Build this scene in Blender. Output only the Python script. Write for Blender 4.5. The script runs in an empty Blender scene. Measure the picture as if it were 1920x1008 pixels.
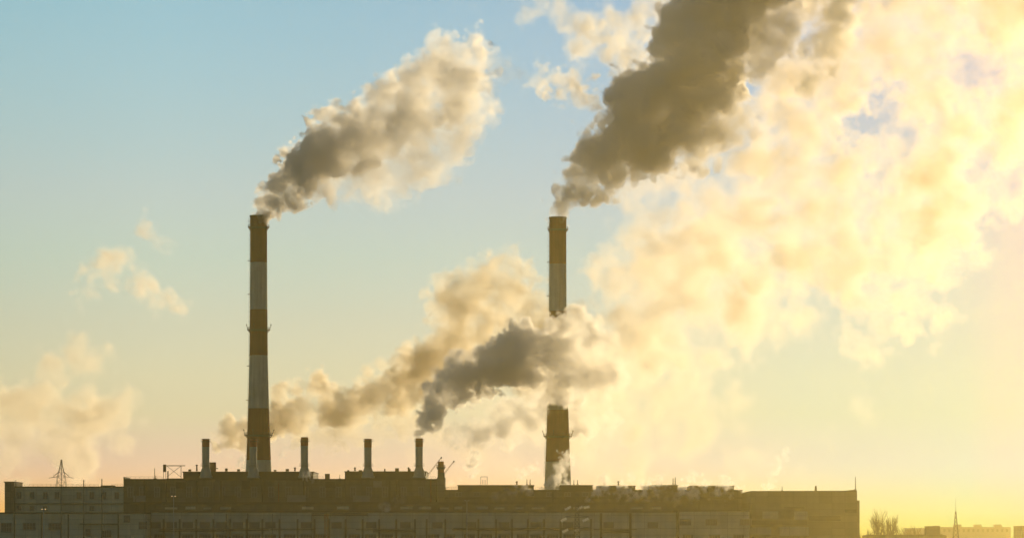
import bpy, math, random
import numpy as np
from mathutils import Vector

R = math.radians
C = bpy.context.scene
COL = C.collection

# ------------------------------------------------------------------ camera
HORIZON, FPX = 1010.0, 6000.0          # horizon line and focal length, both in pixels of the 1920 px photograph
cam = bpy.data.objects.new('camera', bpy.data.cameras.new('camera'))
COL.objects.link(cam)
cam.location = (0, 0, 10)
cam.rotation_euler = (R(90), 0, 0)
cam.data.sensor_width = 36
cam.data.lens = FPX * 36 / 1920
cam.data.shift_y = (HORIZON - 504) / 1920
cam.data.clip_start, cam.data.clip_end = 1, 60000
C.camera = cam

# ------------------------------------------------------------------ sky, sun, exposure
SUN_AZ, SUN_EL = 20.0, 3.2              # low sun behind the plant, just right of the frame
SKY_STRENGTH, SUN_STRENGTH = 0.12, 3.2
w = bpy.data.worlds.new('World')
C.world = w
w.use_nodes = True
nt = w.node_tree
bg = nt.nodes['Background']
bg.inputs[1].default_value = SKY_STRENGTH
sky = nt.nodes.new('ShaderNodeTexSky')
sky.sky_type = 'NISHITA'
sky.sun_disc = False
sky.sun_elevation, sky.sun_rotation = R(SUN_EL), R(SUN_AZ)
sky.air_density, sky.dust_density, sky.ozone_density = 1.0, 1.0, 1.0
tc = nt.nodes.new('ShaderNodeTexCoord')
mp = nt.nodes.new('ShaderNodeMapping')          # the winter haze layer is shallow: the sky turns blue faster with height
mp.inputs['Scale'].default_value = (1, 1, 3.0)
nt.links.new(tc.outputs['Generated'], mp.inputs[0])
nt.links.new(mp.outputs[0], sky.inputs[0])
sepd = nt.nodes.new('ShaderNodeSeparateXYZ')
nt.links.new(tc.outputs['Generated'], sepd.inputs[0])
mr = nt.nodes.new('ShaderNodeMapRange')
mr.inputs['From Min'].default_value = 0.0
mr.inputs['From Max'].default_value = 1.0
nt.links.new(sepd.outputs['Z'], mr.inputs['Value'])
ramp = nt.nodes.new('ShaderNodeValToRGB')
SKY_TINT = [(0.0, (0.964, 1.015, 2.055)), (0.0216, (0.964, 1.015, 2.055)), (0.0284, (0.984, 1.047, 1.763)), (0.0383, (1.097, 1.226, 1.486)), (0.0517, (1.323, 1.459, 1.545)), (0.0682, (1.488, 1.684, 1.744)), (0.0881, (1.632, 2.041, 2.094)), (0.1078, (1.921, 2.334, 2.51)), (0.1273, (1.964, 2.679, 2.94)), (0.1467, (2.012, 3.049, 3.407)), (0.1635, (2.029, 3.332, 3.758)), (0.42, (1.1, 1.45, 1.6)), (1.0, (1.1, 1.4, 1.5))]
el = ramp.color_ramp.elements
for i, (p, c) in enumerate(SKY_TINT):
    e = el[i] if i < 2 else el.new(p)
    e.position = p
    e.color = (*c, 1)
nt.links.new(mr.outputs[0], ramp.inputs[0])
mrx = nt.nodes.new('ShaderNodeMapRange')
mrx.inputs['From Min'].default_value, mrx.inputs['From Max'].default_value = -0.2, 0.6
nt.links.new(sepd.outputs['X'], mrx.inputs['Value'])
rampx = nt.nodes.new('ShaderNodeValToRGB')
SIDE_TINT = [(0.054, (0.977, 0.962, 0.955)), (0.116, (0.927, 0.949, 0.985)), (0.178, (0.788, 0.857, 0.953)), (0.239, (0.663, 0.772, 0.946)), (0.301, (0.487, 0.656, 0.932)), (0.363, (0.28, 0.5, 0.88)), (0.425, (0.075, 0.29, 0.76)), (0.446, (0.05, 0.19, 0.7)), (1.0, (0.45, 0.6, 0.8))]
el = rampx.color_ramp.elements
for i, (p, c) in enumerate(SIDE_TINT):
    e = el[i] if i < 2 else el.new(p)
    e.position = p
    e.color = (*c, 1)
nt.links.new(mrx.outputs[0], rampx.inputs[0])
mulx = nt.nodes.new('ShaderNodeMix')
mulx.data_type, mulx.blend_type = 'RGBA', 'MULTIPLY'
mulx.inputs[0].default_value = 1
nt.links.new(ramp.outputs[0], mulx.inputs[6])
nt.links.new(rampx.outputs[0], mulx.inputs[7])
mul = nt.nodes.new('ShaderNodeMix')
mul.data_type, mul.blend_type = 'RGBA', 'MULTIPLY'
mul.inputs[0].default_value = 1
nt.links.new(sky.outputs[0], mul.inputs[6])
nt.links.new(mulx.outputs[2], mul.inputs[7])
nt.links.new(mul.outputs[2], bg.inputs[0])

sl = bpy.data.lights.new('sun', 'SUN')
sl.energy, sl.angle, sl.color = SUN_STRENGTH, R(0.5), (1.0, 0.77, 0.45)
sun = bpy.data.objects.new('sun', sl)
COL.objects.link(sun)
sun.rotation_euler = Vector((math.sin(R(SUN_AZ)) * math.cos(R(SUN_EL)), math.cos(R(SUN_AZ)) * math.cos(R(SUN_EL)), math.sin(R(SUN_EL)))).to_track_quat('Z', 'Y').to_euler()

C.view_settings.view_transform, C.view_settings.look = 'Standard', 'None'
C.view_settings.exposure, C.view_settings.gamma = 0.0, 1.0
C.render.engine = 'CYCLES'
C.cycles.max_bounces, C.cycles.diffuse_bounces, C.cycles.volume_bounces = 16, 3, 12
C.cycles.use_denoising = True
C.cycles.volume_step_rate = 1.0

# ------------------------------------------------------------------ helpers
def P(px, py, Y):
    k = Y / FPX
    return Vector(((px - 960) * k, Y, 10 + (HORIZON - py) * k))

def X(px, Y): return (px - 960) * Y / FPX
def Z(py, Y): return 10 + (HORIZON - py) * Y / FPX

class MB:
    """collects boxes, tubes and lathes, then links them as one mesh object"""
    def __init__(s): s.v, s.f = [], []
    def add(s, v, f):
        n = len(s.v); s.v += [tuple(p) for p in v]; s.f += [tuple(i + n for i in q) for q in f]
        return s
    def box(s, x0, x1, y0, y1, z0, z1):
        return s.add([(x0,y0,z0),(x1,y0,z0),(x1,y1,z0),(x0,y1,z0),(x0,y0,z1),(x1,y0,z1),(x1,y1,z1),(x0,y1,z1)],
                     [(0,3,2,1),(4,5,6,7),(0,1,5,4),(1,2,6,5),(2,3,7,6),(3,0,4,7)])
    def prism(s, pts, y0, y1):
        """polygon in x,z pulled along y"""
        n = len(pts)
        v = [(x, y0, z) for x, z in pts] + [(x, y1, z) for x, z in pts]
        return s.add(v, [tuple(range(n)), tuple(range(2*n-1, n-1, -1))] + [(i, i+n, (i+1) % n + n, (i+1) % n) for i in range(n)])
    def tube(s, a, b, r0, r1=None, n=5):
        a, b = Vector(a), Vector(b); r1 = r0 if r1 is None else r1
        d = (b - a)
        if d.length < 1e-6: return s
        d.normalize(); u = d.orthogonal().normalized(); w_ = d.cross(u)
        v = [p + (u * math.cos(t) + w_ * math.sin(t)) * r for p, r in ((a, r0), (b, r1)) for t in [2*math.pi*i/n for i in range(n)]]
        return s.add(v, [(i, (i+1) % n, (i+1) % n + n, i+n) for i in range(n)] + [tuple(range(n-1, -1, -1)), tuple(range(n, 2*n))])
    def lathe(s, prof, n=32, cx=0, cy=0, closed=False):
        m = len(prof)
        v = [(cx + r*math.cos(2*math.pi*i/n), cy + r*math.sin(2*math.pi*i/n), z) for r, z in prof for i in range(n)]
        f = [(j*n+i, j*n+(i+1) % n, (j+1)*n+(i+1) % n, (j+1)*n+i) for j in range(m-1) for i in range(n)]
        if closed: f += [((m-1)*n+i, (m-1)*n+(i+1) % n, (i+1) % n, i) for i in range(n)]
        return s.add(v, f)
    def build(s, name, mat, parent=None, smooth=False):
        me = bpy.data.meshes.new(name)
        off = Vector((0, 0, 0))
        if parent is not None:
            q = parent
            while q is not None: off += q.location; q = q.parent
        me.from_pydata([tuple(Vector(p) - off) for p in s.v], [], s.f)
        me.materials.append(mat); me.update()
        if smooth: me.polygons.foreach_set('use_smooth', [True] * len(me.polygons))
        o = bpy.data.objects.new(name, me); COL.objects.link(o); o.parent = parent
        return o

def tag(o, label, cat, group=None, kind=None):
    o['label'], o['category'] = label, cat
    if group: o['group'] = group
    if kind: o['kind'] = kind
    return o

def thing(name, label, cat, loc, group=None):
    o = bpy.data.objects.new(name, None); COL.objects.link(o)
    o.location = loc; o.empty_display_size = 2
    return tag(o, label, cat, group)

def copy_tree(o, parent=None):
    c = o.copy(); COL.objects.link(c); c.parent = parent
    for ch in [q for q in bpy.data.objects if q.parent == o]: copy_tree(ch, c)
    return c

# ------------------------------------------------------------------ materials
def mat(name, col, rough=0.85, var=0.25, scale=0.15, streak=0.0, metal=0.0):
    """painted or weathered surface: broad blotches, fine grain and rain streaks"""
    m = bpy.data.materials.new(name); m.use_nodes = True; t = m.node_tree; n, l = t.nodes, t.links
    b = n['Principled BSDF']; b.inputs['Roughness'].default_value = rough; b.inputs['Metallic'].default_value = metal
    g = n.new('ShaderNodeNewGeometry')
    def noise(vec_scale, sc, det):
        mpg = n.new('ShaderNodeMapping'); mpg.inputs['Scale'].default_value = vec_scale
        l.new(g.outputs['Position'], mpg.inputs[0])
        q = n.new('ShaderNodeTexNoise'); q.inputs['Scale'].default_value = sc; q.inputs['Detail'].default_value = det
        l.new(mpg.outputs[0], q.inputs['Vector']); return q.outputs[0]
    a = noise((1, 1, 1), scale, 6)
    s_ = noise((1, 1, 0.06), scale * 5, 4)
    mx = n.new('ShaderNodeMix'); mx.data_type = 'FLOAT'; mx.inputs[0].default_value = streak
    l.new(a, mx.inputs[2]); l.new(s_, mx.inputs[3])
    r = n.new('ShaderNodeMapRange'); r.inputs['From Min'].default_value = 0.3; r.inputs['From Max'].default_value = 0.7
    r.inputs['To Min'].default_value = 1 - var; r.inputs['To Max'].default_value = 1 + var * 0.6
    l.new(mx.outputs[0], r.inputs['Value'])
    v = n.new('ShaderNodeVectorMath'); v.operation = 'SCALE'; v.inputs[0].default_value = col
    l.new(r.outputs[0], v.inputs['Scale']); l.new(v.outputs[0], b.inputs['Base Color'])
    return m

def band_mat(name, bands):
    """red and white aviation bands of a chimney by height, chipped and streaked; bands = [(z_top, colour)] from the top down"""
    m = mat(name, (1, 1, 1), 0.9, 0.42, 0.14, 0.65); t = m.node_tree; n, l = t.nodes, t.links
    v = next(q for q in n if q.type == 'VECT_MATH')
    g = n['Geometry'] if 'Geometry' in n else next(q for q in n if q.type == 'NEW_GEOMETRY')
    sp = n.new('ShaderNodeSeparateXYZ'); l.new(g.outputs['Position'], sp.inputs[0])
    cur = None
    for zt, c in bands:
        if cur is None:
            rgb = n.new('ShaderNodeRGB'); rgb.outputs[0].default_value = (*c, 1); cur = rgb.outputs[0]; continue
        lt = n.new('ShaderNodeMath'); lt.operation = 'LESS_THAN'; lt.inputs[1].default_value = zt; l.new(sp.outputs['Z'], lt.inputs[0])
        k = n.new('ShaderNodeMix'); k.data_type = 'RGBA'; l.new(lt.outputs[0], k.inputs[0]); l.new(cur, k.inputs[6]); k.inputs[7].default_value = (*c, 1)
        cur = k.outputs[2]
    l.new(cur, v.inputs[0])
    return m

def panel_mat(name, col, joint, bw, bh, var=0.2):
    """prefabricated wall panels: joints from a brick pattern over weathered concrete"""
    m = mat(name, col, 0.9, var, 0.08, 0.45); t = m.node_tree; n, l = t.nodes, t.links
    v = next(q for q in n if q.type == 'VECT_MATH')
    g = next(q for q in n if q.type == 'NEW_GEOMETRY')
    sp = n.new('ShaderNodeSeparateXYZ'); l.new(g.outputs['Position'], sp.inputs[0])
    cb = n.new('ShaderNodeCombineXYZ'); l.new(sp.outputs['X'], cb.inputs[0]); l.new(sp.outputs['Z'], cb.inputs[1])
    br = n.new('ShaderNodeTexBrick'); br.offset = 0.0; br.inputs['Scale'].default_value = 1
    br.inputs['Brick Width'].default_value, br.inputs['Row Height'].default_value = bw, bh
    br.inputs['Mortar Size'].default_value = 0.07
    br.inputs['Color1'].default_value = (*col, 1); br.inputs['Color2'].default_value = (*[c * 0.78 for c in col], 1); br.inputs['Mortar'].default_value = (*joint, 1)
    l.new(cb.outputs[0], br.inputs['Vector']); l.new(br.outputs[0], v.inputs[0])
    return m

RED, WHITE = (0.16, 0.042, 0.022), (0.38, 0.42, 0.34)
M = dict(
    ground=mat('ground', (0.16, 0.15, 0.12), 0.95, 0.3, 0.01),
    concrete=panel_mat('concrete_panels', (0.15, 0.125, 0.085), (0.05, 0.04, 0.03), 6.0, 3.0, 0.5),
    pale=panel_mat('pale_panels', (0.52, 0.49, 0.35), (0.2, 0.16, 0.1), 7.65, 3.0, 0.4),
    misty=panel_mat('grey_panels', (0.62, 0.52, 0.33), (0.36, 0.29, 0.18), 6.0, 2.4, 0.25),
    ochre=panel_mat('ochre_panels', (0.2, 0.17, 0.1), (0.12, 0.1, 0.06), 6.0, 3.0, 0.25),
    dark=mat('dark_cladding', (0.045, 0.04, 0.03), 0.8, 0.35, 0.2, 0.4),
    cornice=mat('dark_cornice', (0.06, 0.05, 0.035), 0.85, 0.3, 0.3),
    frame=mat('window_frame', (0.22, 0.2, 0.16), 0.7, 0.2, 0.5),
    steel=mat('dark_steel', (0.05, 0.045, 0.04), 0.6, 0.3, 1.0),
    zinc=mat('galvanised_steel', (0.4, 0.4, 0.38), 0.45, 0.25, 1.0, 0, 0.6),
    white=mat('white_paint', (0.34, 0.35, 0.27), 0.7, 0.2, 0.4, 0.5),
    red=mat('red_paint', (0.5, 0.09, 0.03), 0.8, 0.3, 0.4, 0.5),
    rust=mat('rusty_red', (0.34, 0.08, 0.03), 0.85, 0.35, 0.6),
    bark=mat('bark', (0.11, 0.085, 0.05), 0.95, 0.3, 2.0),
    far=mat('far_wall', (0.35, 0.3, 0.24), 0.9, 0.15, 0.05),
    porcelain=mat('white_porcelain', (0.8, 0.78, 0.7), 0.15, 0.1, 1.0),
)
glass = bpy.data.materials.new('dusty_glass'); glass.use_nodes = True
_b = glass.node_tree.nodes['Principled BSDF']; _b.inputs['Base Color'].default_value = (0.07, 0.06, 0.045, 1); _b.inputs['Roughness'].default_value = 0.35
M['glass'] = glass
_t = M['porcelain'].node_tree; _tr = _t.nodes.new('ShaderNodeBsdfTranslucent'); _tr.inputs[0].default_value = (0.98, 0.97, 0.92, 1)
_mx = _t.nodes.new('ShaderNodeMixShader'); _mx.inputs[0].default_value = 0.97
_t.links.new(_t.nodes['Principled BSDF'].outputs[0], _mx.inputs[1]); _t.links.new(_tr.outputs[0], _mx.inputs[2]); _t.links.new(_mx.outputs[0], _t.nodes['Material Output'].inputs['Surface'])
lampm = bpy.data.materials.new('lit_lamp'); lampm.use_nodes = True
_b = lampm.node_tree.nodes['Principled BSDF']; _b.inputs['Emission Color'].default_value = (1, 0.6, 0.2, 1); _b.inputs['Emission Strength'].default_value = 1.2
M['lamp'] = lampm

# ------------------------------------------------------------------ the setting: ground
g = MB().add([(-2490, -50, 0), (2490, -50, 0), (2490, 2710, 0), (-2490, 2710, 0)], [(0, 1, 2, 3)]).build('ground', M['ground'])
g['kind'] = 'structure'

# ------------------------------------------------------------------ buildings of the power station
def window(parent, cx, cz, ww, hh, yf, bars=0, mid=False, style='window'):
    """frame ring and bars proud of the wall, with its pane as a sub-part"""
    t = 0.22
    b = MB()
    y0, y1 = yf - 0.25, yf + 0.02
    b.box(cx-ww/2-t, cx-ww/2, y0, y1, cz-hh/2-t, cz+hh/2+t).box(cx+ww/2, cx+ww/2+t, y0, y1, cz-hh/2-t, cz+hh/2+t)
    b.box(cx-ww/2, cx+ww/2, y0, y1, cz+hh/2, cz+hh/2+t).box(cx-ww/2, cx+ww/2, y0-0.15, y1, cz-hh/2-t, cz-hh/2)
    for i in range(1, bars+1):
        x = cx - ww/2 + ww*i/(bars+1); b.box(x-0.09, x+0.09, y0+0.05, y1-0.03, cz-hh/2, cz+hh/2)
    if mid: b.box(cx-ww/2, cx+ww/2, y0+0.07, y1-0.05, cz-0.08, cz+0.08)
    o = b.build(style, M['frame'], parent)
    MB().box(cx-ww/2+0.002, cx+ww/2-0.002, yf-0.1, yf+0.01, cz-hh/2+0.002, cz+hh/2-0.002).build('pane', M['glass'], o)
    return o

YF = 1480.0      # front hall
def root_at(name, label, cat, px, Y, group=None): return thing(name, label, cat, (X(px, Y), Y, 0), group)

# -- long front hall
hall = root_at('turbine_hall', 'long low front hall with pale panel facade and rows of barred windows', 'factory hall', 700, YF)
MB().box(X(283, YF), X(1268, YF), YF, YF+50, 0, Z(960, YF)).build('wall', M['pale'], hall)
MB().box(X(283, YF)-0.3, X(1268, YF)+0.3, YF-0.5, YF+50, Z(960, YF)+0.003, Z(956.5, YF)).build('cornice', M['cornice'], hall)
rnd = random.Random(5)
upper_windows = [292, 322, 352, 384, 415, 446, 477, 507, 574, 631, 696, 760, 820, 883, 945, 1005, 1065, 1141, 1224]
lower_windows = [300, 352, 384, 415, 446, 477, 507, 543, 574, 600, 664, 695, 726, 763, 813, 843, 880, 912, 945, 980, 1005, 1036, 1067]
for px in upper_windows: window(hall, X(px, YF), Z(983.5, YF), 4.5, 2.6, YF, 7)
for px in lower_windows: window(hall, X(px, YF), Z(1007, YF), 4.9, 3.0, YF, 3, True)
for px in [307, 337, 368, 400, 431, 462, 492, 524, 558, 590, 617, 648, 680, 711, 743, 778, 800, 835, 897, 930, 960, 990, 1020, 1051, 1108, 1127, 1182]:
    big = px in (1127, 1182)
    MB().box(X(px, YF)-(0.55 if big else 0.4), X(px, YF)+(0.55 if big else 0.4), YF-0.35, YF+0.01, 0, Z(961 if big else 972, YF)-0.004).build('pilaster', M['cornice' if big else 'concrete'], hall)
for px in (425, 465, 511, 585, 874):
    MB().tube((X(px, YF), YF-0.9, 0), (X(px, YF), YF-0.9, Z(962, YF)), 0.16, n=8).build('downpipe', M['steel'], hall)
for i, px in enumerate([700, 540, 880, 1145]):
    MB().box(X(px, YF)-8, X(px, YF)+12, YF-1.2, YF, Z(992.4, YF), Z(991, YF)).build('canopy', M['cornice'], hall)
# -- monitor strip on the hall roof: low clerestory with pale panels
ms = MB().box(X(286, YF), X(1265, YF), YF+14, YF+49.5, Z(956.5, YF)+0.004, Z(944, YF)).build('clerestory', M['concrete'], hall)
for i in range(26):
    if rnd.random() < 0.28: continue
    px = 300 + i * 37 + rnd.uniform(-6, 6); h0 = rnd.uniform(948, 950)
    MB().box(X(px, YF), X(px, YF)+rnd.uniform(3.5, 6), YF+13.85, YF+14.01, Z(953.5, YF), Z(h0, YF)).build('pale_panel', M['misty'], ms)
MB().box(X(286, YF)-0.2, X(1265, YF)+0.2, YF+13.4, YF+49.5, Z(944, YF)+0.003, Z(940, YF)).build('eave', M['cornice'], ms)

# -- grey annex in front, far left
YA = 1460.0
ann = root_at('annex', 'misty grey low annex at the left end of the front hall', 'annex', 120, YA)
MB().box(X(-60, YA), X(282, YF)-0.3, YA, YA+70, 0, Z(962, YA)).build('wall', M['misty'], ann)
MB().box(X(-60, YA), X(282, YF)+0.0, YA-0.4, YA+70, Z(962, YA)+0.003, Z(959.5, YA)).build('cornice', M['cornice'], ann)
for px, py, ww, hh in [(12, 988, 4.5, 4), (55, 986, 5.5, 3), (103, 986, 5.5, 3), (165, 997, 2.0, 3.0), (200, 1000, 4, 3), (238, 972, 2.5, 3), (268, 984, 3.4, 3)]:
    window(ann, X(px, YA), Z(py, YA), ww, hh, YA, 3, True)
for px in (27, 78, 128, 222):
    MB().box(X(px, YA)-0.3, X(px, YA)+0.3, YA-0.25, YA+0.01, 0, Z(963, YA)).build('pilaster', M['concrete'], ann)
MB().box(X(150, YA), X(222, YA), YA-1.4, YA, Z(982.2, YA), Z(980.6, YA)).build('canopy', M['cornice'], ann)

# -- upper left block
YB = 1534.0
ub = root_at('office_block', 'grey flat roofed block with a taller stair tower at its left end', 'building', 120, YB)
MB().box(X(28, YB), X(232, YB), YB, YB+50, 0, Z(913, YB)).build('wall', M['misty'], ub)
MB().box(X(28, YB), X(232, YB), YB-0.4, YB+50, Z(913, YB)+0.003, Z(911, YB)).build('parapet', M['cornice'], ub)
MB().box(X(10, YB), X(28, YB)-0.004, YB-2, YB+24, 0, Z(903.5, YB)).build('stair_tower', M['concrete'], ub)
MB().box(X(10, YB)-0.4, X(28, YB)+0.3, YB-2.4, YB+24.4, Z(903.5, YB)+0.003, Z(902, YB)).build('tower_cap', M['cornice'], ub)
for px in (36, 60, 85, 107, 148, 172, 195, 219): window(ub, X(px, YB), Z(928, YB), 1.9, 3.0, YB, 1)
for px in (36, 60, 85, 172): window(ub, X(px, YB), Z(952, YB), 1.8, 2.0, YB, 1)
MB().box(X(29, YB), X(231, YB), YB-0.5, YB, Z(944.5, YB), Z(942.5, YB)).build('ledge', M['cornice'], ub)
MB().box(X(185, YB), X(208, YB), YB+8, YB+18, Z(911, YB)+0.003, Z(908.5, YB)).build('roof_hatch', M['dark'], ub)

# -- boiler house, middle
bh = root_at('boiler_house', 'long dark boiler house with tall narrow windows below the small chimneys', 'boiler house', 530, YB)
MB().box(X(232, YB)+0.01, X(818, YB), YB-1, YB+60, 0, Z(899.5, YB)).build('wall', M['concrete'], bh)
MB().box(X(232, YB)+0.01, X(818, YB)+0.3, YB-1.5, YB+60, Z(899.5, YB)+0.003, Z(897, YB)).build('parapet', M['cornice'], bh)
MB().box(X(232, YB)+0.02, X(234.5, YB), YB-1.5, YB+20, Z(897, YB)+0.003, Z(893.5, YB)).build('parapet_post', M['cornice'], bh)
for i, px in enumerate([245, 267, 295, 325, 355, 387, 417, 446, 477, 509, 541, 573, 605, 635, 662, 692, 722, 757, 790]):
    window(bh, X(px, YB), Z(921.5, YB), 2.3, 4.6, YB-1, 1, True)
for px in (272, 370, 415, 570, 731):
    MB().box(X(px, YB)-0.45, X(px, YB)+0.45, YB-1.5, YB-0.99, 0, Z(900, YB)-0.01).build('pilaster', M['dark'], bh)
MB().box(X(233, YB), X(834, YB), YB-1.9, YB-1, Z(942.5, YB), Z(940.3, YB)).build('ledge', M['cornice'], bh)
for x0, x1, yt in [(340, 585, 882.5), (645, 798, 882)]:
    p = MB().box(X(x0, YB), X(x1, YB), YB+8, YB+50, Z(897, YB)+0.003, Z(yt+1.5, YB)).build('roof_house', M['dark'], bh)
    MB().box(X(x0, YB)-0.3, X(x1, YB)+0.3, YB+7.5, YB+50.4, Z(yt+1.5, YB)+0.003, Z(yt, YB)).build('roof_edge', M['cornice'], p)
MB().box(X(340, YB)-8, X(340, YB)-0.31, YB+9, YB+30, Z(897, YB)+0.003, Z(895.3, YB)).build('roof_step', M['dark'], bh)
MB().box(X(607, YB), X(615.5, YB), YB+10, YB+13, Z(897, YB)+0.003, Z(886.5, YB)).build('vent_house', M['dark'], bh)

# -- deaerator block right of the middle
YC = 1534.0
dr = root_at('machine_hall', 'dark middle hall with stepped roof houses around the steaming roof', 'factory hall', 1100, YC)
MB().box(X(834, YC)+0.02, X(1392, YC), YC-0.5, YC+60, 0, Z(919.5, YC)).build('wall', M['concrete'], dr)
MB().box(X(834, YC)+0.02, X(1392, YC), YC-1.0, YC+60, Z(919.5, YC)+0.003, Z(917.3, YC)).build('parapet', M['cornice'], dr)
for x0, x1, yt in [(858, 1001, 908), (1052, 1112, 908), (1122, 1192, 909), (1221, 1272, 908), (1297, 1378, 909)]:
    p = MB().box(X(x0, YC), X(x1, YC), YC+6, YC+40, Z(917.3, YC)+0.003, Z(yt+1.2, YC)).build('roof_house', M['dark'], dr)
    MB().box(X(x0, YC)-0.3, X(x1, YC)+0.3, YC+5.5, YC+40.4, Z(yt+1.2, YC)+0.003, Z(yt, YC)).build('roof_edge', M['cornice'], p)
MB().box(X(834, YC)+0.03, X(1392, YC)-0.2, YC-1.3, YC-0.5, Z(934, YC), Z(932, YC)).build('ledge', M['cornice'], dr)
for px in range(860, 1390, 34):
    window(dr, X(px, YC), Z(926, YC), 2.6, 1.6, YC-0.5, 1)
for px in (1036, 1110, 1185, 1310):
    MB().box(X(px, YC)-0.5, X(px, YC)+0.5, YC-1.5, YC-0.49, 0, Z(920, YC)-0.01).build('pilaster', M['dark'], dr)

# -- front hall, right end
YR = 1478.0
fr = root_at('workshop', 'ochre hazy workshop joined to the right end of the front hall', 'workshop', 1330, YR)
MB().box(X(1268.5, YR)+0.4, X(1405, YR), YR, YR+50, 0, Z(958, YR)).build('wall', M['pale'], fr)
MB().box(X(1268.5, YR)+0.4, X(1405, YR), YR-0.5, YR+50, Z(958, YR)+0.003, Z(955, YR)).build('cornice', M['cornice'], fr)
for px in (1285, 1334, 1398): window(fr, X(px, YR), Z(978, YR), 5.0, 2.6, YR, 6)
for px in (1290, 1340, 1385): window(fr, X(px, YR), Z(1007, YR), 4.6, 2.6, YR, 3)
MB().box(X(1266, YR)+1.2, X(1271, YR)+0.6, YR-0.6, YR-0.002, 0, Z(956, YR)).build('pilaster', M['cornice'], fr)

# -- right end block
YE = 1500.0
rb = root_at('end_block', 'tall plain ochre block with a stepped right corner, deep in golden haze', 'building', 1500, YE)
MB().prism([(X(1405.5, YE)+0.6, 0), (X(1607, YE), 0), (X(1607, YE), Z(918.5, YE)), (X(1603, YE), Z(917, YE)), (X(1584, YE), Z(919, YE)), (X(1405.5, YE)+0.6, Z(919.5, YE))], YE, YE+85).build('wall', M['ochre'], rb)
MB().box(X(1607, YE)+0.003, X(1613, YE), YE+3, YE+80, 0, Z(937, YE)).build('side_step', M['ochre'], rb)
for x0, x1, y0, y1, m in [(1430, 1459, 958, 971, 'pale'), (1489, 1514, 958, 973, 'pale'), (1462, 1516, 987, 1003, 'pale'), (1407, 1446, 988, 1001, 'pale')]:
    MB().box(X(x0, YE), X(x1, YE), YE-0.25, YE+0.01, Z(y1, YE), Z(y0, YE)).build('pale_panel', M[m], rb)
for x0, x1, y0, y1 in [(1408, 1513, 974.5, 983), (1515, 1576, 966, 975), (1470, 1508, 949, 953), (1584, 1606, 954, 960)]:
    MB().box(X(x0, YE), X(x1, YE), YE-0.5, YE+0.01, Z(y1, YE), Z(y0, YE)).build('dark_band', M['cornice'], rb)
for x0, x1 in [(1404, 1445), (1502, 1607)]:
    MB().box(X(x0, YE)+1.2, X(x1, YE), YE-0.35, YE+86, Z(920.6, YE), Z(919.9, YE)).build('parapet', M['cornice'], rb)

# ------------------------------------------------------------------ the two great chimneys
def gallery(parent, cx, cy, z, r, d, deep=1.0):
    """ring platform with brackets, and its railing as a sub-part"""
    pl = MB().lathe([(r, z-0.15), (r+d, z-0.15), (r+d, z+0.15), (r, z+0.15)], 32, cx, cy, True)
    for i in range(16):
        t = 2*math.pi*i/16; c, s_ = math.cos(t), math.sin(t)
        pl.tube((cx+(r-0.1)*c, cy+(r-0.1)*s_, z-1.6*deep), (cx+(r+d*0.9)*c, cy+(r+d*0.9)*s_, z-0.1), 0.11, n=4)
    pl.lathe([(r-0.05, z-0.9), (r+0.35, z-0.9), (r+0.35, z-0.16), (r-0.05, z-0.16)], 32, cx, cy, True)
    o = pl.build('gallery', M['steel'], parent)
    rl = MB(); rr = r+d-0.1
    for zz in (0.6, 1.2):
        rl.lathe([(rr-0.05, z+zz-0.05), (rr+0.05, z+zz-0.05), (rr+0.05, z+zz+0.05), (rr-0.05, z+zz+0.05)], 32, cx, cy, True)
    for i in range(20):
        t = 2*math.pi*i/20; rl.tube((cx+rr*math.cos(t), cy+rr*math.sin(t), z+0.16), (cx+rr*math.cos(t), cy+rr*math.sin(t), z+1.25), 0.06, n=4)
    rl.build('railing', M['steel'], o)
    return o

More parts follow.
